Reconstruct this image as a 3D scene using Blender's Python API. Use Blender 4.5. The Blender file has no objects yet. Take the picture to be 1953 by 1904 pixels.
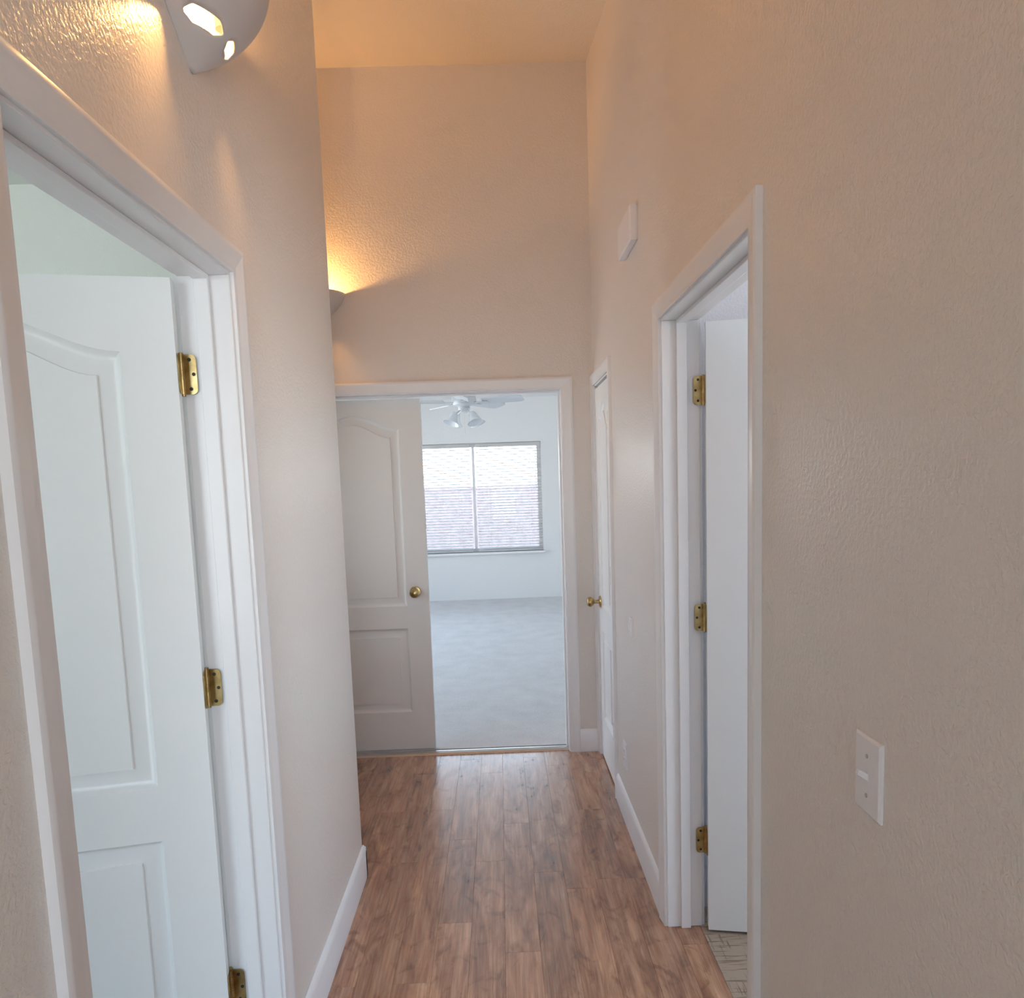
import bpy, math, random
from mathutils import Vector, Matrix
random.seed(7)
sc = bpy.context.scene
COL = sc.collection

# ------------------------------------------------------------------ camera
W = 1.125; T = 0.115; L = 4.05
CAMX, CAMH = -0.53187, 1.55253
Fv = Vector((0.0148561, 0.99395695, -0.10876062))
Rv = Vector((0.99924947, -0.01865017, -0.03395083))
Uv = Vector((0.03577406, 0.10817462, 0.99348803))
cam_d = bpy.data.cameras.new('camera')
cam = bpy.data.objects.new('camera', cam_d); COL.objects.link(cam)
m = Matrix((Rv, Uv, -Fv)).transposed().to_4x4()
m.translation = Vector((CAMX, 0, CAMH))
cam.matrix_world = m
cam_d.sensor_fit = 'HORIZONTAL'; cam_d.sensor_width = 36
cam_d.lens = 36 * 1395.7 / 1953
cam_d.shift_y = (1070.65 - 952) / 1953
cam_d.clip_start = 0.02; cam_d.clip_end = 200
sc.camera = cam

# ------------------------------------------------------------------ world and daylight
SKY = 6.0
world = bpy.data.worlds.new('sky'); sc.world = world; world.use_nodes = True
wn = world.node_tree.nodes; wl = world.node_tree.links
bg = wn['Background']
bg.inputs['Strength'].default_value = SKY
_g = wn.new('ShaderNodeTexCoord'); _s = wn.new('ShaderNodeSeparateXYZ'); _r = wn.new('ShaderNodeValToRGB')
wl.new(_g.outputs['Generated'], _s.inputs[0]); wl.new(_s.outputs['Z'], _r.inputs['Fac']); wl.new(_r.outputs['Color'], bg.inputs['Color'])
_e = _r.color_ramp.elements
_e[0].position = 0.0; _e[0].color = (.92, .95, 1.0, 1)
_e[1].position = 0.32; _e[1].color = (.56, .745, 1.0, 1)

def portal(name, loc, rot, sx, sy):
    l = bpy.data.lights.new(name, 'AREA'); l.shape = 'RECTANGLE'; l.size = sx; l.size_y = sy
    l.cycles.is_portal = True
    o = bpy.data.objects.new(name, l); COL.objects.link(o); o.location = loc; o.rotation_euler = rot
H = math.pi / 2
BED_Y = 9.55; BED_X0, BED_X1 = -3.8, 1.1; BED_H = 2.62
LR_X0, LR_Y0, LR_Y1 = -4.2, -1.5, 2.664
BA_X1, BA_Y0, BA_Y1 = 2.3, 0.5, 2.48
portal('bedroom_window_portal', (-0.85, BED_Y + 0.14, 1.34), (-H, 0, 0), 1.76, 1.44)
portal('bedroom_fill_window_portal', (BED_X0 - 0.14, 6.9, 1.2), (0, -H, 0), 2.3, 4.1)  # sky through the unseen side opening, added to brighten the bedroom
portal('left_room_window_portal', (-3.1, LR_Y0 - 0.14, 1.5), (H, 0, 0), 2.2, 2.0)
portal('bathroom_window_portal', (BA_X1 + 0.14, 1.35, 1.4), (0, H, 0), 2.1, 1.9)
portal('living_room_fill_window_portal', (0.35, -3.14, 1.45), (H, 0, 0), 2.4, 2.2)  # sky through the unseen back window, added as fill for the hall
portal('recess_window_portal', (-2.14, 3.42, 1.5), (0, -H, 0), 1.3, 1.0)

sc.view_settings.view_transform = 'Standard'
sc.view_settings.look = 'None'
sc.view_settings.exposure = 0.31
sc.view_settings.gamma = 1.0
sc.view_settings.use_curve_mapping = False
sc.cycles.max_bounces = 7; sc.cycles.diffuse_bounces = 5; sc.cycles.glossy_bounces = 3
sc.cycles.use_adaptive_sampling = True; sc.cycles.adaptive_threshold = 0.12; sc.cycles.adaptive_min_samples = 16
sc.cycles.transparent_max_bounces = 16
sc.cycles.caustics_reflective = False; sc.cycles.caustics_refractive = False
sc.cycles.sample_clamp_indirect = 6.0

# ------------------------------------------------------------------ materials
def lin(r, g, b):
    f = lambda c: (c / 255 / 12.92) if c <= 10 else ((c / 255 + 0.055) / 1.055) ** 2.4
    return (f(r), f(g), f(b), 1)

def new_mat(name, color=(.8, .8, .8, 1), rough=.5, metal=0.0, spec=.5):
    mt = bpy.data.materials.new(name); mt.use_nodes = True
    b = mt.node_tree.nodes['Principled BSDF']
    b.inputs['Base Color'].default_value = color
    b.inputs['Roughness'].default_value = rough
    b.inputs['Metallic'].default_value = metal
    b.inputs['Specular IOR Level'].default_value = spec
    return mt, mt.node_tree.nodes, mt.node_tree.links, b

def coords(N, K, kind='Object', scale=(1, 1, 1), loc=(0, 0, 0)):
    tc = N.new('ShaderNodeTexCoord'); mp = N.new('ShaderNodeMapping')
    mp.inputs['Scale'].default_value = scale; mp.inputs['Location'].default_value = loc
    K.new(tc.outputs[kind], mp.inputs['Vector'])
    return mp.outputs['Vector']

def noise(N, K, vec, scale, detail=3, rough=.5, dist=0):
    n = N.new('ShaderNodeTexNoise'); n.inputs['Scale'].default_value = scale
    n.inputs['Detail'].default_value = detail; n.inputs['Roughness'].default_value = rough
    n.inputs['Distortion'].default_value = dist
    K.new(vec, n.inputs['Vector']); return n

def ramp(N, K, fac, stops):
    r = N.new('ShaderNodeValToRGB'); e = r.color_ramp.elements
    while len(e) < len(stops): e.new(.5)
    for el, (p, c) in zip(e, stops): el.position = p; el.color = c
    K.new(fac, r.inputs['Fac']); return r.outputs['Color']

def bump(N, K, b, height, strength, dist):
    bp = N.new('ShaderNodeBump'); bp.inputs['Strength'].default_value = strength
    bp.inputs['Distance'].default_value = dist
    K.new(height, bp.inputs['Height']); K.new(bp.outputs['Normal'], b.inputs['Normal'])

def wall_paint(name, color, rough=.42, spec=.5):
    mt, N, K, b = new_mat(name, color, rough, 0, spec)
    v = coords(N, K)
    n1 = noise(N, K, v, 110, 2, .55)
    r1 = ramp(N, K, n1.outputs['Fac'], [(.40, (0, 0, 0, 1)), (.60, (1, 1, 1, 1))])
    bump(N, K, b, r1, .30, .0018)
    return mt

M = {}
M['wall'] = wall_paint('hall_wall_paint', (.74, .682, .635, 1), .29)
M['ceil'] = wall_paint('ceiling_paint', (.74, .68, .61, 1), .7, .25)
M['roomwall'] = wall_paint('left_room_paint', (.84, .85, .80, 1), .6, .3)
M['bedwall'] = wall_paint('bedroom_paint', (.77, .76, .75, 1), .6, .3)
M['bathwall'] = wall_paint('bathroom_paint', (.72, .70, .72, 1), .6, .3)

mt, N, K, b = new_mat('white_trim_enamel', (.80, .785, .79, 1), .32)
v = coords(N, K, scale=(1, 1, .15)); n = noise(N, K, v, 60, 3); bump(N, K, b, n.outputs['Fac'], .08, .001)
M['trim'] = mt
mt, N, K, b = new_mat('white_door_enamel', (.79, .79, .785, 1), .36)
v = coords(N, K, scale=(1, 1, .06)); n = noise(N, K, v, 140, 4); bump(N, K, b, n.outputs['Fac'], .10, .0008)
M['door'] = mt
mt, N, K, b = new_mat('aged_brass', (.62, .43, .17, 1), .28, 1.0)
v = coords(N, K); n = noise(N, K, v, 40, 3)
K.new(ramp(N, K, n.outputs['Fac'], [(.3, (.34, .23, .09, 1)), (.7, (.58, .44, .21, 1))]), b.inputs['Base Color'])
M['brass'] = mt
mt, N, K, b = new_mat('dark_screw_slot', (.02, .017, .012, 1), .5)
M['dark'] = mt
mt, N, K, b = new_mat('plank_gap_brown', (.16, .10, .07, 1), .8)  # even dark brown of the base slab under the planks
M['gap'] = mt
mt, N, K, b = new_mat('white_plastic', (.80, .78, .80, 1), .3)
v = coords(N, K); n = noise(N, K, v, 120, 2); bump(N, K, b, n.outputs['Fac'], .03, .0005)
M['plastic'] = mt
mt, N, K, b = new_mat('sconce_ceramic', (.62, .585, .58, 1), .45)
v = coords(N, K); n = noise(N, K, v, 25, 3); bump(N, K, b, n.outputs['Fac'], .06, .002)
M['ceramic'] = mt
mt, N, K, b = new_mat('aluminium_strip', (.55, .53, .52, 1), .35, .9)
v = coords(N, K, scale=(1, 60, 60)); n = noise(N, K, v, 8, 2); bump(N, K, b, n.outputs['Fac'], .1, .0006)
M['alu'] = mt

# wood look planks: colour varies per plank through Object Info
mt, N, K, b = new_mat('wood_plank', (.3, .18, .1, 1), .27, 0, .6)
oi = N.new('ShaderNodeObjectInfo')
tc = N.new('ShaderNodeTexCoord')
cmb = N.new('ShaderNodeCombineXYZ')
ml = N.new('ShaderNodeMath'); ml.operation = 'MULTIPLY'; ml.inputs[1].default_value = 37.0
K.new(oi.outputs['Random'], ml.inputs[0]); K.new(ml.outputs[0], cmb.inputs[0]); K.new(ml.outputs[0], cmb.inputs[2])
ad = N.new('ShaderNodeVectorMath'); ad.operation = 'ADD'
K.new(tc.outputs['Object'], ad.inputs[0]); K.new(cmb.outputs[0], ad.inputs[1])
def stretched(sx, sy):
    mp = N.new('ShaderNodeMapping'); mp.inputs['Scale'].default_value = (sx, sy, 1)
    K.new(ad.outputs[0], mp.inputs['Vector']); return mp.outputs['Vector']
n1 = noise(N, K, stretched(9, 1.5), 1.6, 5, .6, 1.3)      # broad figure
n2 = noise(N, K, stretched(90, 3.0), 1.5, 4, .6, .4)      # fine grain
n3 = noise(N, K, stretched(5, 3.0), 2.2, 3, .5, 2.0)      # knots and dark blotches
base = ramp(N, K, n1.outputs['Fac'], [(.25, lin(124, 83, 60)), (.45, lin(172, 122, 91)), (.6, lin(197, 148, 113)), (.8, lin(214, 173, 139))])
grain = ramp(N, K, n2.outputs['Fac'], [(.35, (.62, .58, .56, 1)), (.62, (1.1, 1.1, 1.1, 1))])
mxa = N.new('ShaderNodeMix'); mxa.data_type = 'RGBA'; mxa.blend_type = 'MULTIPLY'; mxa.inputs['Factor'].default_value = .8
K.new(base, mxa.inputs['A']); K.new(grain, mxa.inputs['B'])
knots = ramp(N, K, n3.outputs['Fac'], [(.30, (.56, .50, .46, 1)), (.44, (1, 1, 1, 1))])
mxb = N.new('ShaderNodeMix'); mxb.data_type = 'RGBA'; mxb.blend_type = 'MULTIPLY'; mxb.inputs['Factor'].default_value = .8
K.new(mxa.outputs['Result'], mxb.inputs['A']); K.new(knots, mxb.inputs['B'])
hv = N.new('ShaderNodeHueSaturation')
mr = N.new('ShaderNodeMapRange'); mr.inputs['To Min'].default_value = .88; mr.inputs['To Max'].default_value = 1.12
K.new(oi.outputs['Random'], mr.inputs['Value']); K.new(mr.outputs['Result'], hv.inputs['Value'])
K.new(mxb.outputs['Result'], hv.inputs['Color']); K.new(hv.outputs['Color'], b.inputs['Base Color'])
bump(N, K, b, n2.outputs['Fac'], .06, .001)
b.inputs['Coat Weight'].default_value = 1.0; b.inputs['Coat Roughness'].default_value = .19
M['wood'] = mt

def carpet(name, c0, c1):
    mt, N, K, b = new_mat(name, c0, .95, 0, .1)
    v = coords(N, K); n = noise(N, K, v, 160, 4, .7); n2_ = noise(N, K, v, 6, 3)
    mx = N.new('ShaderNodeMix'); mx.data_type = 'FLOAT'; mx.inputs['Factor'].default_value = .3
    K.new(n.outputs['Fac'], mx.inputs['A']); K.new(n2_.outputs['Fac'], mx.inputs['B'])
    K.new(ramp(N, K, mx.outputs['Result'], [(.3, c1), (.65, c0)]), b.inputs['Base Color'])
    bump(N, K, b, n.outputs['Fac'], .6, .006)
    return mt
M['carpet'] = carpet('pale_carpet', (.74, .72, .72, 1), (.55, .53, .53, 1))
M['carpet2'] = carpet('left_room_carpet', (.60, .58, .54, 1), (.45, .43, .40, 1))
# bathroom vinyl: short crossing dashes pressed into beige
mt, N, K, b = new_mat('beige_vinyl', (.6, .54, .48, 1), .45)
va = coords(N, K, scale=(9, 120, 1)); vb = coords(N, K, scale=(120, 9, 1), loc=(3, 7, 0))
na = noise(N, K, va, 1, 2); nb = noise(N, K, vb, 1, 2)
ra = ramp(N, K, na.outputs['Fac'], [(.56, (0, 0, 0, 1)), (.66, (1, 1, 1, 1))])
rb = ramp(N, K, nb.outputs['Fac'], [(.60, (0, 0, 0, 1)), (.68, (1, 1, 1, 1))])
mxx = N.new('ShaderNodeMath'); mxx.operation = 'MAXIMUM'; K.new(ra, mxx.inputs[0]); K.new(rb, mxx.inputs[1])
K.new(ramp(N, K, mxx.outputs[0], [(0, lin(170, 151, 133)), (1, lin(122, 102, 86))]), b.inputs['Base Color'])
bump(N, K, b, mxx.outputs[0], .4, -.001)
M['vinyl'] = mt

mt = bpy.data.materials.new('window_glass'); mt.use_nodes = True
N = mt.node_tree.nodes; K = mt.node_tree.links; N.clear()
o_ = N.new('ShaderNodeOutputMaterial'); tr = N.new('ShaderNodeBsdfTransparent'); gl = N.new('ShaderNodeBsdfGlossy')
gl.inputs['Roughness'].default_value = .02; tr.inputs['Color'].default_value = (.96, .98, .97, 1)
fr = N.new('ShaderNodeFresnel'); fr.inputs['IOR'].default_value = 1.3; mx = N.new('ShaderNodeMixShader')
K.new(fr.outputs[0], mx.inputs[0]); K.new(tr.outputs[0], mx.inputs[1]); K.new(gl.outputs[0], mx.inputs[2]); K.new(mx.outputs[0], o_.inputs[0])
M['glass'] = mt
mt, N, K, b = new_mat('blind_slat_vinyl', (.88, .86, .85, 1), .4); M['slat'] = mt
_tl = N.new('ShaderNodeBsdfTranslucent'); _tl.inputs['Color'].default_value = (.88, .86, .85, 1); _ms = N.new('ShaderNodeMixShader'); _ms.inputs[0].default_value = .6
K.new(b.outputs[0], _ms.inputs[1]); K.new(_tl.outputs[0], _ms.inputs[2]); K.new(_ms.outputs[0], N['Material Output'].inputs[0])
v = coords(N, K, scale=(.1, 1, 1)); n = noise(N, K, v, 60, 2); bump(N, K, b, n.outputs['Fac'], .05, .0005)
mt, N, K, b = new_mat('pink_block_wall', (.5, .36, .33, 1), .9); M['block'] = mt
v = coords(N, K); n = noise(N, K, v, 8, 4)
K.new(ramp(N, K, n.outputs['Fac'], [(.3, (.28, .20, .19, 1)), (.7, (.36, .27, .255, 1))]), b.inputs['Base Color'])
mt, N, K, b = new_mat('gravel_ground', (.42, .37, .32, 1), .95); M['ground'] = mt
v = coords(N, K); n = noise(N, K, v, 30, 5)
K.new(ramp(N, K, n.outputs['Fac'], [(.3, (.30, .26, .22, 1)), (.7, (.50, .45, .39, 1))]), b.inputs['Base Color'])
def emitter(name, col, s):
    mt, N, K, b = new_mat(name, col, .4)
    b.inputs['Emission Color'].default_value = col; b.inputs['Emission Strength'].default_value = s
    return mt
M['bulb'] = emitter('warm_bulb', (1.0, .50, .15, 1), 960.0)
M['bulb2'] = M['bulb']
M['glow'] = emitter('lit_sconce_slot', (1.0, .84, .52, 1), 1.4)
mt, N, K, b = new_mat('frosted_shade_glass', (.86, .88, .90, 1), .25); M['shade'] = mt
v = coords(N, K, scale=(1, 1, .1)); n = noise(N, K, v, 80, 2); bump(N, K, b, n.outputs['Fac'], .2, .002)
mt, N, K, b = new_mat('fan_white_metal', (.72, .73, .75, 1), .35); M['fan'] = mt
v = coords(N, K); n = noise(N, K, v, 40, 2); bump(N, K, b, n.outputs['Fac'], .04, .001)

# ------------------------------------------------------------------ mesh helpers
class MB:
    def __init__(s): s.v = []; s.f = []
    def box(s, x0, x1, y0, y1, z0, z1):
        k = len(s.v)
        s.v += [(x0, y0, z0), (x1, y0, z0), (x1, y1, z0), (x0, y1, z0), (x0, y0, z1), (x1, y0, z1), (x1, y1, z1), (x0, y1, z1)]
        s.f += [tuple(k + i for i in q) for q in ((0, 3, 2, 1), (4, 5, 6, 7), (0, 1, 5, 4), (1, 2, 6, 5), (2, 3, 7, 6), (3, 0, 4, 7))]
        return s
    def loops(s, rings, closed=True, cap0=False, cap1=False):
        k = len(s.v); n = len(rings[0])
        for r in rings: s.v += [tuple(p) for p in r]
        for i in range(len(rings) - 1):
            for j in range(n if closed else n - 1):
                a = k + i * n + j; b_ = k + i * n + (j + 1) % n
                s.f.append((a, b_, b_ + n, a + n))
        if cap0: s.f.append(tuple(k + j for j in range(n))[::-1])
        if cap1: s.f.append(tuple(k + (len(rings) - 1) * n + j for j in range(n)))
        return s
    def lathe(s, prof, axis='Z', n=24, o=(0, 0, 0), cap0=True, cap1=True):
        rings = []
        for r, h in prof:
            ring = []
            for j in range(n):
                a = 2 * math.pi * j / n; c, q = r * math.cos(a), r * math.sin(a)
                p = {'Z': (c, q, h), 'Y': (q, h, c), 'X': (h, c, q)}[axis]
                ring.append((p[0] + o[0], p[1] + o[1], p[2] + o[2]))
            rings.append(ring)
        return s.loops(rings, True, cap0, cap1)
    def quad(s, *p):
        k = len(s.v); s.v += [tuple(q) for q in p]; s.f.append(tuple(range(k, k + len(p)))); return s
    def build(s, name, mat, parent=None, loc=(0, 0, 0), bevel=0, smooth=False, rel=True):
        loc = Vector(loc)
        me = bpy.data.meshes.new(name)
        vs = [tuple(Vector(p) - loc) for p in s.v] if rel else s.v
        me.from_pydata(vs, [], s.f); me.update()
        import bmesh
        bm = bmesh.new(); bm.from_mesh(me); bmesh.ops.recalc_face_normals(bm, faces=bm.faces); bm.to_mesh(me); bm.free()
        me.materials.append(M[mat] if isinstance(mat, str) else mat)
        o = bpy.data.objects.new(name, me); COL.objects.link(o); o.location = loc
        if parent: o.parent = parent
        if smooth:
            for p in me.polygons: p.use_smooth = True
            if smooth == 'auto':
                me.set_sharp_from_angle(angle=math.radians(35))
        if bevel:
            bv = o.modifiers.new('bevel', 'BEVEL'); bv.width = bevel; bv.segments = 2; bv.limit_method = 'ANGLE'
        return o

def empty(name, loc, rz=0):
    o = bpy.data.objects.new(name, None); COL.objects.link(o); o.location = loc; o.rotation_euler = (0, 0, rz)
    o.empty_display_size = .1
    return o
def tag(o, label=None, cat=None, group=None, kind=None):
    if label: o['label'] = label
    if cat: o['category'] = cat
    if group: o['group'] = group
    if kind: o['kind'] = kind
    return o
def struct(o, label): return tag(o, label, None, None, 'structure')

def holes_boxes(mb, axis, t0, t1, a0, a1, z0, z1, holes):
    """wall slab normal to axis, spanning a0..a1 along it and z0..z1, holes (a,b,za,zb)"""
    def bx(a, b_, za, zb):
        if b_ - a < 1e-6 or zb - za < 1e-6: return
        mb.box(t0, t1, a, b_, za, zb) if axis == 'x' else mb.box(a, b_, t0, t1, za, zb)
    cur = a0
    for (a, b_, za, zb) in sorted(holes):
        bx(cur, a, z0, z1); bx(a, b_, z0, za); bx(a, b_, zb, z1); cur = b_
    bx(cur, a1, z0, z1)
    return mb

# ------------------------------------------------------------------ openings
OH = 2.04; JT = 0.018                     # head height of the clear opening, jamb thickness
LDn, LDf = 0.955, 1.729                   # left door clear opening (y)
RDn, RDf = 1.540, 2.370                   # bathroom door
CDn, CDf = 3.47, 3.985                    # closet door
DDl, DDr = -1.715, -0.179                 # double door (x)
YC = 2.779                                # corner where the left wall ends
REC = -1.98                               # recess side wall
Y0 = -0.5                                 # where the hall opens to the living room
TOP = 4.05

# ------------------------------------------------------------------ shell
struct(holes_boxes(MB(), 'x', -W - T, -W, Y0, YC, 0, TOP, [(LDn - JT, LDf + JT, 0, OH + JT)]).build('wall_left', 'wall'),
       'cream textured hallway wall with the open white door and sconce')
struct(holes_boxes(MB(), 'x', 0, T, Y0, L, 0, TOP, [(RDn - JT, RDf + JT, 0, OH + JT), (CDn - JT, CDf + JT, 0, OH + JT)]).build('wall_right', 'wall'),
       'cream textured hallway wall with bathroom and closet doors')
struct(holes_boxes(MB(), 'y', L, L + T * .5, REC - T, T, 0, TOP, [(DDl - JT, DDr + JT, 0, OH + JT)]).build('wall_end', 'wall'),
       'warm lit end wall above the double door')
struct(holes_boxes(MB(), 'y', L + T * .5, L + T, BED_X0, BED_X1, 0, TOP, [(DDl - JT, DDr + JT, 0, OH + JT)]).build('wall_bedroom_near', 'bedwall'),
       'bedroom side of the end wall')
struct(MB().box(REC - T, -W - T, YC - T * .5, YC, 0, TOP).build('wall_recess_near', 'wall'), 'wall returning into the recess behind the left corner')
struct(holes_boxes(MB(), 'x', REC - T, REC, YC, L, 0, TOP, [(3.0, 3.85, .95, 2.0)]).build('wall_recess_side', 'wall'), 'side wall of the recess by the double door')
# sloped ceiling of the hall
SL = 0.194; CE = 3.705
cz = lambda y: CE + SL * (y - L)
mb = MB(); y1 = L; ya_ = Y0
mb.v = [(REC, ya_, cz(ya_)), (.05, ya_, cz(ya_)), (.05, y1, cz(y1)), (REC, y1, cz(y1)),
        (REC, ya_, cz(ya_) + .1), (.05, ya_, cz(ya_) + .1), (.05, y1, cz(y1) + .1), (REC, y1, cz(y1) + .1)]
mb.f = [(0, 3, 2, 1), (4, 5, 6, 7), (0, 1, 5, 4), (1, 2, 6, 5), (2, 3, 7, 6), (3, 0, 4, 7)]
struct(mb.build('ceiling', 'ceil'), 'sloping warm lit hallway ceiling')

# left room
LRH = 2.62
struct(MB().box(LR_X0, REC - T, LR_Y1, LR_Y1 + .0575, 0, LRH + .1).box(REC - T, -W - T, LR_Y1, LR_Y1 + .0575, 0, LRH + .1).build('wall_left_room_far', 'roomwall'), 'far white wall of the room behind the open left door')
struct(MB().box(LR_X0 - .12, LR_X0, LR_Y0 - .1, LR_Y1, 0, LRH + .1).build('wall_left_room_side', 'roomwall'), 'outer side wall of the left room')
struct(holes_boxes(MB(), 'y', LR_Y0 - .1, LR_Y0, LR_X0, -W - T, 0, LRH + .1, [(-4.15, -2.2, .6, 2.45)]).build('wall_left_room_near', 'roomwall'), 'near window wall of the left room')
struct(MB().box(LR_X0 - .1, -W - T, LR_Y0 - .1, LR_Y1 + .05, LRH, LRH + .1).build('ceiling_left_room', 'roomwall'), 'ceiling of the left room')
struct(MB().box(LR_X0 - .1, -W - T * .6, LR_Y0 - .1, LR_Y1 + .05, -.1, 0).build('floor_left_room', 'carpet2'), 'carpet of the left room')
mb = holes_boxes(MB(), 'x', -W - T - .004, -W - T, LR_Y0, LR_Y1, 0, LRH, [(LDn - JT, LDf + JT, 0, OH + JT)])
struct(mb.build('wall_left_room_door', 'roomwall'), 'room side of the left hallway wall')
# bathroom
BH = 2.5
struct(MB().box(T, BA_X1, BA_Y1, BA_Y1 + .1, 0, BH + .1).build('wall_bathroom_far', 'bathwall'), 'far wall of the bathroom')
struct(holes_boxes(MB(), 'x', BA_X1, BA_X1 + .12, BA_Y0 - .1, BA_Y1 + .1, 0, BH + .1, [(.52, 2.25, .45, 2.38)]).build('wall_bathroom_window', 'bathwall'), 'window wall of the bathroom')
struct(MB().box(T, BA_X1, BA_Y0 - .1, BA_Y0, 0, BH + .1).build('wall_bathroom_near', 'bathwall'), 'near wall of the bathroom')
struct(MB().box(T, BA_X1 + .1, BA_Y0 - .1, BA_Y1 + .1, BH, BH + .1).build('ceiling_bathroom', 'bathwall'), 'ceiling of the bathroom')
struct(MB().box(T * .98, BA_X1 + .1, BA_Y0 - .1, BA_Y1 + .1, -.1, .001).build('floor_bathroom', 'vinyl'), 'beige vinyl bathroom floor pressed with short crossing dashes')
mb = holes_boxes(MB(), 'x', T, T + .004, BA_Y0, BA_Y1, 0, BH, [(RDn - JT, RDf + JT, 0, OH + JT)])
struct(mb.build('wall_bathroom_door', 'bathwall'), 'bathroom side of the right hallway wall')
# closet box
struct(MB().box(T, .8, BA_Y1 + .1, L, -.1, 0).box(.8, .9, BA_Y1 + .1, L, 0, BH).box(T, .9, BA_Y1 + .1, L, BH, BH + .1).build('wall_closet', 'bathwall'), 'inside of the closet')
# bedroom
WX0, WX1, WZ0, WZ1 = -1.725, .028, .64, 2.055
struct(holes_boxes(MB(), 'y', BED_Y, BED_Y + .12, BED_X0 - .1, BED_X1 + .1, 0, BED_H + .1, [(WX0, WX1, WZ0, WZ1)]).build('wall_bedroom_window', 'bedwall'), 'bright bedroom wall around the window')
struct(holes_boxes(MB(), 'x', BED_X0 - .12, BED_X0, L + T * .5, BED_Y, 0, BED_H + .1, [(4.9, 8.9, .08, 2.35)]).build('wall_bedroom_left', 'bedwall'), 'left bedroom wall')
struct(MB().box(BED_X1, BED_X1 + .1, L, BED_Y, 0, BED_H + .1).build('wall_bedroom_right', 'bedwall'), 'right bedroom wall')
struct(MB().box(BED_X0 - .1, BED_X1 + .1, L + T * .5, BED_Y + .1, BED_H, BED_H + .1).build('ceiling_bedroom', 'bedwall'), 'bedroom ceiling above the fan')
struct(MB().box(BED_X0 - .1, BED_X1 + .1, L + .075, BED_Y + .1, -.1, .016).build('floor_bedroom', 'carpet'), 'pale carpet of the bedroom beyond the double door')
# living room behind the camera
LVZ = cz(Y0)
struct(MB().box(-1.42, -1.3, -3.1, Y0, 0, LVZ + .1).build('wall_living_left', 'wall'), 'left wall of the living room')
struct(MB().box(3.0, 3.1, -3.1, Y0, 0, LVZ + .1).build('wall_living_right', 'wall'), 'far side wall of the living room')
struct(holes_boxes(MB(), 'y', -3.12, -3.0, -1.4, 3.1, 0, LVZ + .1, [(-.8, 1.5, .4, 2.5)]).build('wall_living_back', 'wall'), 'back wall of the living room with the added fill window')
struct(MB().box(-1.4, -W - T, Y0 - .06, Y0, 0, LVZ + .1).box(T, 3.1, Y0 - .06, Y0, 0, LVZ + .1).build('wall_living_front', 'wall'), 'living room wall beside the hallway')
struct(MB().box(-1.4, 3.1, -3.1, Y0 + .01, LVZ, LVZ + .1).build('ceiling_living', 'ceil'), 'living room ceiling')

# ------------------------------------------------------------------ hall floor of planks
fl = struct(MB().box(REC, T * .98, -.9, L + .075, -.12, -.006).build('floor', 'gap'), 'brown wood look plank floor of the hallway')
PWD = 0.118
def plank(x0, x1, y0, y1):
    g = .0002; c = ((x0 + x1) / 2, (y0 + y1) / 2, 0)
    e = .0006
    mb = MB(); a, b_, p, q = x0 + g, x1 - g, y0 + g, y1 - g
    mb.loops([[(a, p, -.006), (b_, p, -.006), (b_, q, -.006), (a, q, -.006)],
              [(a, p, -e), (b_, p, -e), (b_, q, -e), (a, q, -e)],
              [(a + e, p + e, 0), (b_ - e, p + e, 0), (b_ - e, q - e, 0), (a + e, q - e, 0)]], True, False, True)
    mb.build('plank', 'wood', fl, c)
xs = []; x = REC + .0
while x < T - .001:
    xs.append((x, min(x + PWD, T * .98) if x + PWD * 1.3 < T else T * .98))
    if x + PWD * 1.3 >= T: break
    x += PWD
for i, (xa, xb) in enumerate(xs):
    y = -.85 - random.random() * .9
    while y < L:
        ln = random.choice((.61, .92, .92, 1.22))
        ye = min(y + ln, L + .03)
        lo = max(y, -.85)
        if xb <= -W - T * .3: lo = max(y, YC)           # recess only
        elif xa < -W - T * .3: lo = max(y, YC) if xb < -W else max(y, -.85)
        hi = ye
        if xa >= 0 or (xb > .02 and xa > -.05 and False): pass
        if hi - lo > .03:
            if xa > -.02:                                 # column inside the doorway on the right
                a_, h_ = max(lo, RDn), min(hi, RDf)
                if h_ - a_ > .02: plank(xa, xb, a_, h_)
            else:
                plank(xa, xb, lo, hi)
        y = ye
        if ye >= L: break
struct(MB().box(-1.4, 3.1, -3.1, -.85, -.1, 0).build('floor_living', 'carpet2'), 'living room floor')

# ------------------------------------------------------------------ baseboards
BBH = .13; BBT = .014
def base_prof(): return [(0, 0), (BBT, 0), (BBT, BBH - .022), (BBT * .75, BBH - .012), (BBT * .4, BBH - .004), (0, BBH)]
def baseboard(name, p0, p1, nrm, label, cap=0):
    p0 = Vector((*p0, 0)); p1 = Vector((*p1, 0)); n = Vector((*nrm, 0))
    rings = [[tuple(p + n * t + Vector((0, 0, z))) for t, z in base_prof()] for p in (p0, p1)]
    o = MB().loops(rings, True, True, True).build(name, 'trim', None, tuple(p0), smooth='auto')
    return struct(o, label)
CW = .065
baseboard('baseboard_left', (-W, LDf + CW), (-W, YC + BBT), (1, 0), 'white baseboard along the left hallway wall')
baseboard('baseboard_recess', (-W + BBT, YC), (REC, YC), (0, 1), 'white baseboard turning the left corner into the recess')
baseboard('baseboard_left_near', (-W, Y0), (-W, LDn - CW), (1, 0), 'white baseboard left of the open door')
baseboard('baseboard_right', (0, RDf + CW), (0, CDn - .06), (-1, 0), 'white baseboard between bathroom and closet doors')
baseboard('baseboard_right_near', (0, Y0), (0, RDn - CW), (-1, 0), 'white baseboard under the near light switch')
baseboard('baseboard_end', (DDr + CW, L), (0, L), (0, -1), 'short white baseboard beside the double door')

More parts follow.
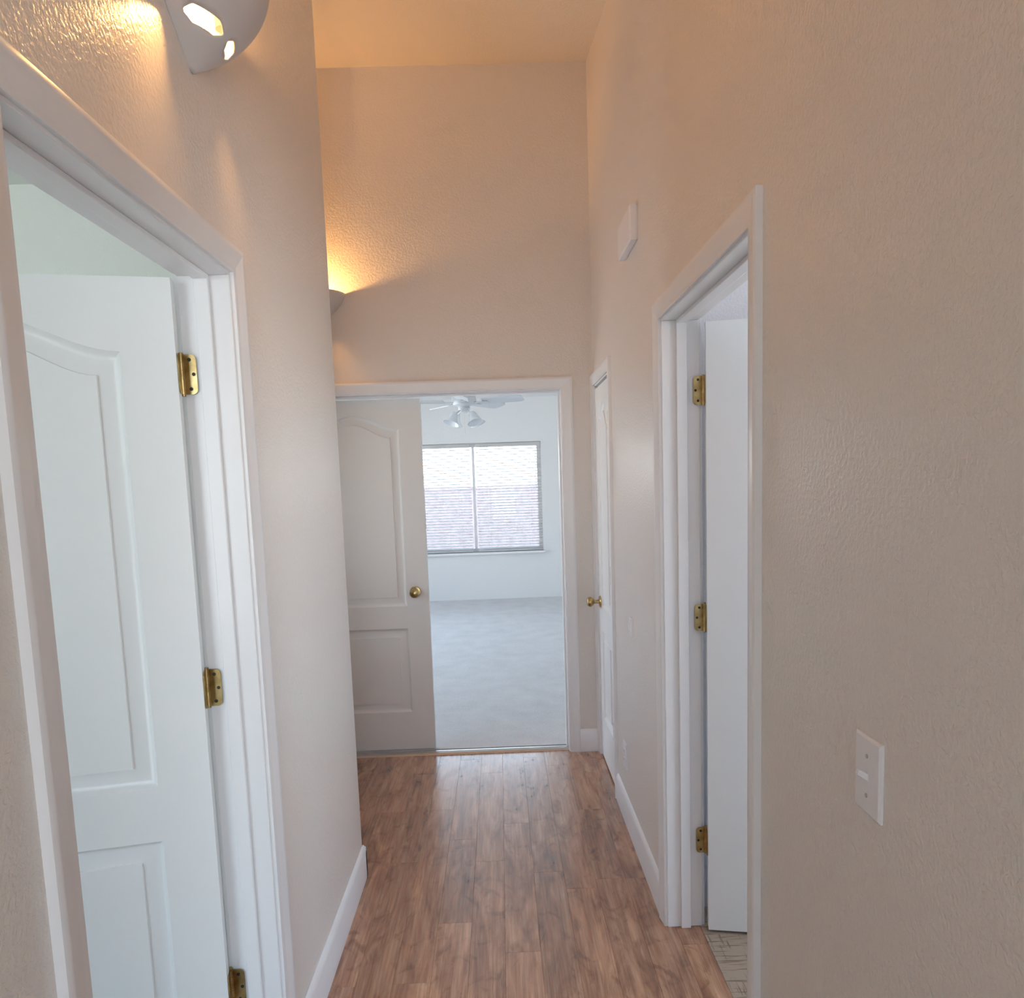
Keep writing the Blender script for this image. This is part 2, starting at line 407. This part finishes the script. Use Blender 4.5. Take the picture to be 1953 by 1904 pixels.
# ------------------------------------------------------------------ door casings and jambs
CP = [(.006, 0), (.006, .009), (.012, .0115), (.018, .0105), (.024, .012), (.040, .0145), (.050, .016), (.058, .0175), (CW, .015), (CW, 0)]
def casing(trim, fr, a, b_, mirror=False, parts=('l', 'r', 'h')):
    """fr(a, z, t): wall frame to world; opening a..b_, t = distance out of the wall"""
    loc = trim.location
    if 'l' in parts:
        MB().loops([[fr(a - w, 0, t) for w, t in CP], [fr(a - w, OH + w, t) for w, t in CP]], True, True, True).build('casing_leg', 'trim', trim, smooth='auto').location = -loc
    if 'r' in parts:
        MB().loops([[fr(b_ + w, 0, t) for w, t in CP], [fr(b_ + w, OH + w, t) for w, t in CP]], True, True, True).build('casing_leg', 'trim', trim, smooth='auto').location = -loc
    MB().loops([[fr(a - w, OH + w, t) for w, t in CP], [fr(b_ + w, OH + w, t) for w, t in CP]], True, True, True).build('casing_head', 'trim', trim, smooth='auto').location = -loc
def jamb(trim, axis, t0, t1, a, b_, s0, s1):
    """lining of the opening and the stop strips between s0..s1 through the wall"""
    loc = trim.location
    def bx(mb, a0, a1, q0, q1, z0, z1):
        return mb.box(q0, q1, a0, a1, z0, z1) if axis == 'x' else mb.box(a0, a1, q0, q1, z0, z1)
    for nm, args in (('jamb_leg', (a - JT, a, t0, t1, 0, OH)), ('jamb_leg', (b_, b_ + JT, t0, t1, 0, OH)), ('jamb_head', (a - JT, b_ + JT, t0, t1, OH, OH + JT)),
                     ('door_stop', (a, a + .011, s0, s1, 0, OH)), ('door_stop', (b_ - .011, b_, s0, s1, 0, OH)), ('door_stop', (a + .011, b_ - .011, s0, s1, OH - .011, OH))):
        o = bx(MB(), *args).build(nm, 'trim', trim, bevel=.002); o.location = -loc
t1 = struct(empty('trim_1', (-W, LDf, 0)), 'white casing and jamb of the open left doorway')
casing(t1, lambda a, z, t: (-W + t, a, z), LDn, LDf)
casing(t1, lambda a, z, t: (-W - T - .004 - t, a, z), LDn, LDf)
jamb(t1, 'x', -W - T - .004, -W, LDn, LDf, -W - T + .037, -W - T + .070)
t2 = struct(empty('trim_2', (0, RDf, 0)), 'white casing and jamb of the bathroom doorway on the right')
casing(t2, lambda a, z, t: (-t, a, z), RDn, RDf)
casing(t2, lambda a, z, t: (T + .004 + t, a, z), RDn, RDf)
jamb(t2, 'x', 0, T + .004, RDn, RDf, T - .070, T - .037)
t3 = struct(empty('trim_3', (0, CDn, 0)), 'white casing of the closed closet door beside the end wall')
casing(t3, lambda a, z, t: (-t, a, z), CDn, CDf)
jamb(t3, 'x', 0, T, CDn, CDf, .038, .07)
t4 = struct(empty('trim_4', (DDr, L, 0)), 'white casing of the bedroom double door in the end wall')
casing(t4, lambda a, z, t: (a, L - t, z), DDl, DDr)
jamb(t4, 'y', L, L + T, DDl, DDr, L + T - .070, L + T - .037)
tag(MB().loops([[(DDl, y, z) for y, z in ((L + .022, 0), (L + .03, .010), (L + .048, .015), (L + .068, .013), (L + .08, 0))],
            [(DDr, y, z) for y, z in ((L + .022, 0), (L + .03, .010), (L + .048, .015), (L + .068, .013), (L + .08, 0))]], True, True, True)
       .build('trim_5', 'alu', None, ((DDl + DDr) / 2, L + .05, 0)), 'metal transition strip between plank floor and bedroom carpet', kind='structure')

# ------------------------------------------------------------------ panel doors
DT = .035
PROF = [(0, 0), (.007, .0095), (.013, .0135), (.019, .0140), (.050, .0065), (.0515, .0015)]
def door_panels(w, stile=.118, zb=.245, z1=.735, z2=.865, zs=1.865, rise=.075):
    x0, x1 = stile, w - stile
    xc = (x0 + x1) / 2; hw = (x1 - x0) / 2
    def arch(x): u = max(-1, min(1, (x - xc) / hw)); return rise * (1 + math.cos(math.pi * u)) / 2
    def loop_top(d):
        pts = [(x0 + d, z2 + d), (x1 - d, z2 + d)]
        n = 24
        for i in range(n + 1):
            u = 1 - 2 * i / n; x = xc + (hw - d) * u
            pts.append((x, zs + rise * (1 + math.cos(math.pi * u)) / 2 - d))
        return pts
    def loop_low(d): return [(x0 + d, zb + d), (x1 - d, zb + d), (x1 - d, z1 - d), (x0 + d, z1 - d)]
    return x0, x1, (zb, z1, z2, zs), loop_top, loop_low

def panel_door(name, label, loc, rz, w, ya, yb, h=2.025, z0=.012, **kw):
    """leaf along +X from the hinge, thickness ya..yb"""
    d = struct(empty(name, loc, rz), label)
    x0, x1, (zb, z1, z2, zs), lt, ll = door_panels(w, **kw)
    mb = MB()
    G = .003
    for y in (ya, yb):
        mb.quad((G, y, z0), (x0, y, z0), (x0, y, h), (G, y, h)); mb.quad((x1, y, z0), (w, y, z0), (w, y, h), (x1, y, h))
        mb.quad((x0, y, z0), (x1, y, z0), (x1, y, zb), (x0, y, zb)); mb.quad((x0, y, z1), (x1, y, z1), (x1, y, z2), (x0, y, z2))
        top = lt(0)[2:]
        for a, b_ in zip(top[:-1], top[1:]): mb.quad((a[0], y, a[1]), (b_[0], y, b_[1]), (b_[0], y, h), (a[0], y, h))
    mb.quad((G, ya, z0), (G, yb, z0), (G, yb, h), (G, ya, h)); mb.quad((w, ya, z0), (w, yb, z0), (w, yb, h), (w, ya, h))
    mb.quad((G, ya, h), (w, ya, h), (w, yb, h), (G, yb, h)); mb.quad((G, ya, z0), (w, ya, z0), (w, yb, z0), (G, yb, z0))
    mb.build('slab', 'door', d)
    mid = (ya + yb) / 2
    for y in (ya, yb):
        sgn = 1 if mid > y else -1
        for fn in (lt, ll):
            MB().loops([[(px, y + sgn * dep, pz) for px, pz in fn(ins)] for ins, dep in PROF], True, False, True).build('panel', 'door', d, smooth='auto')
    return d

def rounded_leaf(w, h, t, n=5, r=.012):
    """outline in (u, z), corners rounded on the far edge u = w"""
    pts = [(0, -h / 2)]
    for i in range(n + 1):
        a = -H + H * i / n; pts.append((w - r + r * math.cos(a), -h / 2 + r + r * math.sin(a)))
    for i in range(n + 1):
        a = H * i / n; pts.append((w - r + r * math.cos(a), h / 2 - r + r * math.sin(a)))
    pts.append((0, h / 2)); return pts
def hinge(d, z, dir_jamb, dir_slab, n_jamb, n_slab, h=.09):
    """butt hinge: d = door empty, directions given in door-local space"""
    def frame(u, v_, n, t): return tuple(u[i] * v_[0] + n[i] * t + (0, 0, 1)[i] * v_[1] for i in range(3))
    pts = rounded_leaf(.034, h, .0022)
    hg = MB().loops([[frame(dir_jamb, p, n_jamb, .0002) for p in pts], [frame(dir_jamb, p, n_jamb, .0026) for p in pts]], True, True, True).build('hinge', 'brass', d)
    hg.location = (0, 0, z)
    MB().loops([[frame(dir_slab, p, n_slab, .0002) for p in pts], [frame(dir_slab, p, n_slab, .0026) for p in pts]], True, True, True).build('hinge_leaf', 'brass', hg)
    seg = [(-h / 2 - .004, -h / 2)] + [(-h / 2 + h * k / 5 + .0006, -h / 2 + h * (k + 1) / 5 - .0006) for k in range(5)] + [(h / 2, h / 2 + .004)]
    mb = MB()
    for k, (a, b_) in enumerate(seg):
        r = .0068 if 0 < k < 6 else .005
        mb.lathe([(r, a), (r, b_)], 'Z', 14)
    mb.lathe([(.004, -h / 2), (.004, h / 2)], 'Z', 10)
    mb.build('knuckle', 'brass', hg, smooth='auto')
    for (dr, nn) in ((dir_jamb, n_jamb), (dir_slab, n_slab)):
        for (u, zz) in ((.019, .033), (.027, 0), (.019, -.033)):
            ring = [frame(dr, (u + .0042 * math.cos(a), zz + .0042 * math.sin(a)), nn, 0) for a in [2 * math.pi * k / 10 for k in range(10)]]
            up = [tuple(p[i] + nn[i] * .0034 for i in range(3)) for p in ring]
            MB().loops([ring, up], True, False, True).build('screw', 'dark', hg)
def knob(d, x, y, z, s, r=.027):
    """round door knob; s = outward sign along local Y"""
    o = MB().lathe([(.0, 0), (.032, 0), (.032, .003 * s), (.028, .008 * s), (.012, .011 * s)], 'Y', 24).build('knob_rose', 'brass', d, smooth='auto')
    o.location = (x, y, z)
    k_ = MB().lathe([(.011, 0), (.0095, .016 * s), (.012, .026 * s), (.020, .032 * s), (r, .042 * s), (r, .052 * s), (.022, .061 * s), (.012, .065 * s), (.0, .066 * s)], 'Y', 28).build('knob', 'brass', d, smooth='auto')
    k_.location = (x, y + .010 * s, z)

def local(d_rz, v2):
    c, s = math.cos(-d_rz), math.sin(-d_rz)
    return (v2[0] * c - v2[1] * s, v2[0] * s + v2[1] * c, 0)
HZ = (1.82, 1.085, .315)
# left door: hinged on the far jamb, swung into the left room
th = math.radians(78); rz = math.pi + (H - th)
d1 = panel_door('door_1', 'white two panel door with arched top panel standing open on the left', (-W - T - .006, LDf - .003, 0), rz, LDf - LDn - .006, .004, .004 + DT)
for z in HZ:
    hinge(d1, z, local(rz, (1, 0)), (0, 1, 0), local(rz, (0, -1)), (1, 0, 0))
knob(d1, LDf - LDn - .07, .004 + DT, .95, 1); knob(d1, LDf - LDn - .07, .004, .95, -1)
# bathroom door
th = math.radians(80); rz = -(H - th)
d2 = panel_door('door_2', 'white bathroom door standing open inside the right doorway', (T + .018, RDf - .003, 0), rz, RDf - RDn - .006, -.004 - DT, -.004, stile=.15)
for z in HZ:
    hinge(d2, z, local(rz, (-1, 0)), (0, -1, 0), local(rz, (0, -1)), (1, 0, 0))
knob(d2, RDf - RDn - .07, -.004 - DT, .95, -1); knob(d2, RDf - RDn - .07, -.004, .95, 1)
# closet door, closed
d3 = panel_door('door_3', 'narrow white closet door with arched panel closed beside the end wall', (.002, CDn + .001, 0), H, CDf - CDn - .003, -DT, 0, stile=.10)
for z in HZ:
    hinge(d3, z, (-1, 0, 0), (0, -1, 0), (0, 1, 0), (1, 0, 0), .09)
for hg in [c for c in d3.children if c.name.startswith('hinge')]: hg.location.y += .006
knob(d3, CDf - CDn - .06, 0, .885, 1)
# closed leaf of the double door
d4 = panel_door('door_4', 'closed white leaf of the bedroom double door with brass knob', (DDl + .002, L + T - DT, 0), 0, -.952 - DDl, 0, DT, z0=.022, stile=.125)
knob(d4, -.952 - DDl - .075, 0, .945, -1)
for z in HZ:
    hinge(d4, z, (0, -1, 0), (0, -1, 0), (1, 0, 0), (-1, 0, 0))
for hg in [c for c in d4.children if c.name.startswith('hinge')]: hg.location.y += DT + .006

# ------------------------------------------------------------------ wall plates
def plate(name, label, cat, y, z, wd, ht, kind, th=.006):
    e = tag(empty(name, (0, y, z)), label, cat)
    a, b_ = wd / 2, ht / 2; i = .004
    MB().loops([[(0, -a, -b_), (0, a, -b_), (0, a, b_), (0, -a, b_)],
                [(-th * .55, -a, -b_), (-th * .55, a, -b_), (-th * .55, a, b_), (-th * .55, -a, b_)],
                [(-th, -a + i, -b_ + i), (-th, a - i, -b_ + i), (-th, a - i, b_ - i), (-th, -a + i, b_ - i)]], True, True, True).build('cover_plate', 'plastic', e)
    def screw(zz):
        o = MB().lathe([(.0032, 0), (.0032, -.0012), (.002, -.0018)], 'X', 12).build('screw', 'alu', e); o.location = (-th + .0002, 0, zz)
    if kind == 'toggle':
        MB().box(-th - .0006, -th + .001, -.005, .005, -.012, .012).build('toggle_slot', 'plastic', e)
        mb = MB().loops([[(-th, -.0045, -.007), (-th, .0045, -.007), (-th, .0045, .004), (-th, -.0045, .004)],
                         [(-th - .016, -.0035, .004), (-th - .016, .0035, .004), (-th - .013, .0035, .011), (-th - .013, -.0035, .011)]], True, False, True)
        mb.build('toggle', 'plastic', e, bevel=.0008)
        screw(.030); screw(-.030)
    elif kind == 'outlet':
        for s in (-1, 1):
            f = MB().loops([[(-th + .0005, .017 * math.cos(t), .0135 * math.sin(t)) for t in [2 * math.pi * k / 16 for k in range(16)]],
                            [(-th - .0015, .017 * math.cos(t), .0135 * math.sin(t)) for t in [2 * math.pi * k / 16 for k in range(16)]]], True, False, True).build('socket', 'plastic', e)
            f.location = (0, 0, s * .0195)
            for yy in (-.006, .006):
                q = MB().box(-th - .0018, -th - .001, yy - .001, yy + .001, -.004, .004).build('slot', 'dark', f)
        screw(0)
    else:
        MB().box(-th - .004, -th, -wd * .22, wd * .22, -ht * .18, ht * .18).build('button', 'plastic', e, bevel=.001)
    return e
plate('light_switch', 'white toggle light switch plate on the near right wall', 'light switch', 1.026, 1.104, .074, .118, 'toggle')
plate('wall_control', 'small white wall control between the closet door and the bathroom door', 'wall control', 2.965, .937, .045, .078, 'button', .012)
plate('power_outlet', 'white power outlet low on wall beside the closet door', 'power outlet', 3.185, .305, .074, .118, 'outlet')
# door chime box
ch = tag(empty('door_chime', (0, 2.85, 2.40)), 'white door chime box mounted high on the right wall', 'door chime')
MB().loops([[(0, -.125, 0), (0, .125, 0), (0, .125, .118), (0, -.125, .118)],
            [(-.006, -.125, 0), (-.006, .125, 0), (-.006, .125, .118), (-.006, -.125, .118)]], True, True, True).build('back_plate', 'plastic', ch)
MB().loops([[(-.006, -.128, -.003), (-.006, .128, -.003), (-.006, .128, .121), (-.006, -.128, .121)],
            [(-.026, -.128, -.003), (-.026, .128, -.003), (-.026, .128, .121), (-.026, -.128, .121)],
            [(-.031, -.122, .003), (-.031, .122, .003), (-.031, .122, .115), (-.031, -.122, .115)]], True, True, True).build('cover', 'plastic', ch)

# ------------------------------------------------------------------ sconces
SR, SH, SP = .215, .20, .72
def bowl(t, a, off=0, r=SR, h=SH, pr=SP):
    """point on the bowl: t 0 rim .. 1 tip, a 0..pi around; wall plane is x = 0, bowl bulges to +x"""
    rr = r * (1 - t ** 1.6) + off
    return (pr * rr * math.sin(a), -rr * math.cos(a), -h * t - off * t)
def sconce(loc, rz, label, deco):
    e = tag(empty('wall_sconce', loc, rz), label, 'sconce', 'warm uplight sconces')
    na = 96; up, mid_, low = 14, 3, 9
    slots = ((.36, 1.46), (1.66, 2.36))
    rows = []
    inside = []
    for i in range(na + 1):
        a = math.pi * i / na; wdt = 0.0
        for p, q in slots:
            if p < a < q: wdt = min(1, math.sin(math.pi * (a - p) / (q - p)) * 1.6)
        lo, hi = .675 - .003 - .047 * wdt, .675 + .003 + .05 * wdt
        inside.append(wdt > 0)
        rows.append([lo * k / up for k in range(up)] + [lo + (hi - lo) * k / mid_ for k in range(mid_)] + [hi + (.995 - hi) * k / low for k in range(low + 1)])
    mb = MB(); n_ = na + 1
    for j in range(len(rows[0])):
        for i in range(n_): mb.v.append(bowl(rows[i][j], math.pi * i / na))
    for j in range(len(rows[0]) - 1):
        for i in range(na):
            if up <= j < up + mid_ and inside[i] and inside[i + 1]: continue
            mb.f.append((j * n_ + i, j * n_ + i + 1, (j + 1) * n_ + i + 1, (j + 1) * n_ + i))
    bo = mb.build('bowl', 'ceramic', e, smooth=True)
    sd = bo.modifiers.new('thickness', 'SOLIDIFY'); sd.thickness = .005; sd.offset = 0
    MB().box(-.001, .004, -.06, .06, -.16, .02).build('mount_plate', 'ceramic', e)
    bl = MB().lathe([(.001, -.004), (.012, .0), (.019, .012), (.023, .028), (.019, .043), (.010, .051), (.001, .054)], 'Z', 16, cap0=True, cap1=True).build('bulb', 'bulb', e, smooth=True)
    bl.location = (.07, 0, -.085)
    so = MB().lathe([(.016, -.035), (.016, -.002)], 'Z', 14).build('socket', 'ceramic', e, smooth='auto'); so.location = (.07, 0, -.085)
    return e
S1 = sconce((-W, 1.60, 2.60), 0, 'bowl sconce with two lit slots on the left wall above the open door', None)
S2 = sconce((-1.53, L, 2.575), -H, 'bowl sconce glowing on the end wall, mostly hidden behind the left corner', None)

# ------------------------------------------------------------------ bedroom window, blinds, fan, yard
w1 = struct(empty('window_1', (-.85, BED_Y, WZ0)), 'bright two sash bedroom window behind white blinds')
def put(o): o.location = -w1.location; return o
put(MB().box(WX0, WX1, BED_Y + .05, BED_Y + .11, WZ0, WZ0 + .05).box(WX0, WX1, BED_Y + .05, BED_Y + .11, WZ1 - .05, WZ1)
    .box(WX0, WX0 + .05, BED_Y + .05, BED_Y + .11, WZ0 + .05, WZ1 - .05).box(WX1 - .05, WX1, BED_Y + .05, BED_Y + .11, WZ0 + .05, WZ1 - .05).build('window_frame', 'trim', w1))
put(MB().box(-.866, -.832, BED_Y + .045, BED_Y + .11, WZ0 + .05, WZ1 - .05).build('mullion', 'trim', w1))
for a, b_ in ((WX0 + .05, -.866), (-.832, WX1 - .05)):
    put(MB().box(a, b_, BED_Y + .078, BED_Y + .082, WZ0 + .05, WZ1 - .05).build('pane', 'glass', w1))
put(MB().box(WX0 - .03, WX1 + .03, BED_Y - .045, BED_Y + .05, WZ0 - .03, WZ0).build('window_sill', 'trim', w1, bevel=.004))
def simple_window(name, axis, t0, t1, a0, a1, z0, z1, label):
    e = struct(empty(name, (0, 0, 0)), label)
    f = .05
    def bx(mb, p, q, za, zb, u=t0, v_=t1): return mb.box(u, v_, p, q, za, zb) if axis == 'x' else mb.box(p, q, u, v_, za, zb)
    mb = MB(); bx(mb, a0, a1, z0, z0 + f); bx(mb, a0, a1, z1 - f, z1); bx(mb, a0, a0 + f, z0 + f, z1 - f); bx(mb, a1 - f, a1, z0 + f, z1 - f)
    mid = (a0 + a1) / 2; bx(mb, mid - .02, mid + .02, z0 + f, z1 - f)
    mb.build('window_frame', 'trim', e)
    tm = (t0 + t1) / 2
    for p, q in ((a0 + f, mid - .02), (mid + .02, a1 - f)):
        bx(MB(), p, q, z0 + f, z1 - f, tm - .002, tm + .002).build('pane', 'glass', e)
simple_window('added_window_2', 'x', BED_X0 - .1, BED_X0 - .04, 4.9, 8.9, .08, 2.35, 'unseen glazed opening added in the left bedroom wall to brighten the room')  # out of view, added to let more daylight into the bedroom
simple_window('window_3', 'y', LR_Y0 - .09, LR_Y0 - .03, -4.15, -2.2, .6, 2.45, 'window of the left room')
simple_window('window_4', 'x', BA_X1 + .04, BA_X1 + .1, .52, 2.25, .45, 2.38, 'window of the bathroom')
simple_window('window_6', 'x', REC - .09, REC - .03, 3.0, 3.85, .95, 2.0, 'window in the recess behind the left corner')
simple_window('added_window_5', 'y', -3.1, -3.04, -.8, 1.5, .4, 2.5, 'unseen window added behind the camera as fill light')  # out of view, added to send fill light down the hall
# two blinds, each slat a part
def slat_mesh(wd):
    mb = MB(); dp = .048; tilt = math.radians(14)
    rows = []
    for k in range(5):
        u = -dp / 2 + dp * k / 4; cv = .003 * (1 - (2 * u / dp) ** 2)
        y, z = u * math.cos(tilt) - cv * math.sin(tilt), u * math.sin(tilt) + cv * math.cos(tilt)
        rows.append((y, z))
    prof = rows + [(y, z - .0022) for y, z in rows[::-1]]
    mb.loops([[(-wd / 2, y, z) for y, z in prof], [(wd / 2, y, z) for y, z in prof]], True, True, True)
    return mb
BY = BED_Y + .012
def blind(x0, x1, label):
    e = tag(empty('window_blind', ((x0 + x1) / 2, BY, WZ0 + .01)), label, 'blind', 'bedroom window blinds')
    wd = x1 - x0; hh = WZ1 - WZ0 - .02
    MB().box(-wd / 2, wd / 2, -.027, .027, hh - .045, hh).build('head_rail', 'slat', e, bevel=.003)
    MB().box(-wd / 2, wd / 2, -.024, .024, 0, .018).build('bottom_rail', 'slat', e, bevel=.004)
    first = None; z = .045; n = 0
    while z < hh - .055:
        if first is None:
            first = slat_mesh(wd).build('slat', 'slat', e, smooth='auto'); first.location = (0, 0, z)
        else:
            c = first.copy(); COL.objects.link(c); c.parent = e; c.location = (0, 0, z)
        z += .0365
    for xx in (-wd * .32, wd * .32):
        MB().box(xx - .0012, xx + .0012, -.027, -.0255, .01, hh - .04).build('ladder_cord', 'slat', e)
    return e
blind(WX0 + .004, -.886, 'left white slatted blind at the bedroom window, partly hidden by the closed leaf')
bl2 = blind(-.812, WX1 - .004, 'right white slatted blind at the bedroom window, wholly in view')
wand = MB().lathe([(.004, 0), (.004, .55)], 'Z', 8).build('tilt_wand', 'slat', bl2); wand.location = (.355, -.034, .80)

# ceiling fan
FX, FY, FZ = -.785, 6.0, 2.195
fan = tag(empty('ceiling_fan', (FX, FY, FZ)), 'white ceiling fan with bell glass lights in the bedroom', 'ceiling fan')
MB().lathe([(.02, .425), (.06, .425), (.055, .375), (.02, .355)], 'Z', 24).build('canopy', 'fan', fan, smooth='auto')
MB().lathe([(.012, .06), (.012, .36)], 'Z', 12).build('downrod', 'fan', fan, smooth='auto')
MB().lathe([(.015, .085), (.07, .08), (.095, .055), (.10, .01), (.085, -.02), (.05, -.032)], 'Z', 28).build('motor_housing', 'fan', fan, smooth='auto')
lk = MB().lathe([(.045, -.03), (.05, -.05), (.04, -.075), (.012, -.085)], 'Z', 24).build('light_kit', 'fan', fan, smooth='auto')
for k in range(5):
    a = math.radians(-20 + 72 * k)
    ro = []
    NB = 10
    for i in range(NB + 1):
        t = i / NB; x = .16 + .34 * t
        hw = .052 + .016 * t
        if i == NB: hw *= .55
        if i == NB - 1: hw *= .93
        ro.append((x, hw))
    tl = math.radians(-16)
    top = [[(x, s * hw * math.cos(tl), s * hw * math.sin(tl) + dz) for s, dz in ((-1, 0), (1, 0), (1, .007), (-1, .007))] for x, hw in ro]
    b1 = MB().loops(top, True, True, True).build('blade', 'fan', fan, smooth='auto'); b1.rotation_euler = (0, 0, a)
    ar = MB().box(.085, .20, -.014, .014, -.008, -.001).build('blade_arm', 'fan', b1)
for k in range(4):
    a = math.radians(40 + 90 * k)
    arm = MB(); rings = []
    for i in range(7):
        t = i / 6; r_ = .035 + .06 * t; z = -.06 - .012 * math.sin(t * H) - .02 * t
        rings.append([(r_ + .006 * math.cos(q) * .3, .006 * math.sin(q), z + .006 * math.cos(q)) for q in [2 * math.pi * j / 8 for j in range(8)]])
    arm.loops(rings, True, True, True)
    ao = arm.build('lamp_arm', 'fan', fan, smooth='auto'); ao.rotation_euler = (0, 0, a)
    sh = MB().lathe([(.018, 0), (.028, -.012), (.034, -.04), (.046, -.07), (.066, -.095), (.064, -.096), (.044, -.07), (.031, -.04), (.024, -.014), (.010, -.004)], 'Z', 22, cap0=False, cap1=False)
    so = sh.build('lamp_shade', 'shade', ao, smooth='auto'); so.location = (.095, 0, -.085); so.rotation_euler = (0, -.45, 0)
pc = MB().lathe([(.0015, -.25), (.0015, -.085)], 'Z', 6).build('pull_chain', 'fan', fan)

# yard outside the bedroom
struct(MB().box(-40, 40, BED_Y + .12, 60, -.5, -.3).build('ground', 'ground'), 'pale gravel yard outside the bedroom window')
struct(MB().box(-14, 14, 15.0, 15.2, -.3, 1.42).box(-14, 14, 14.98, 15.22, 1.42, 1.47).build('wall_yard', 'block'), 'pinkish block wall of the yard beyond the window')
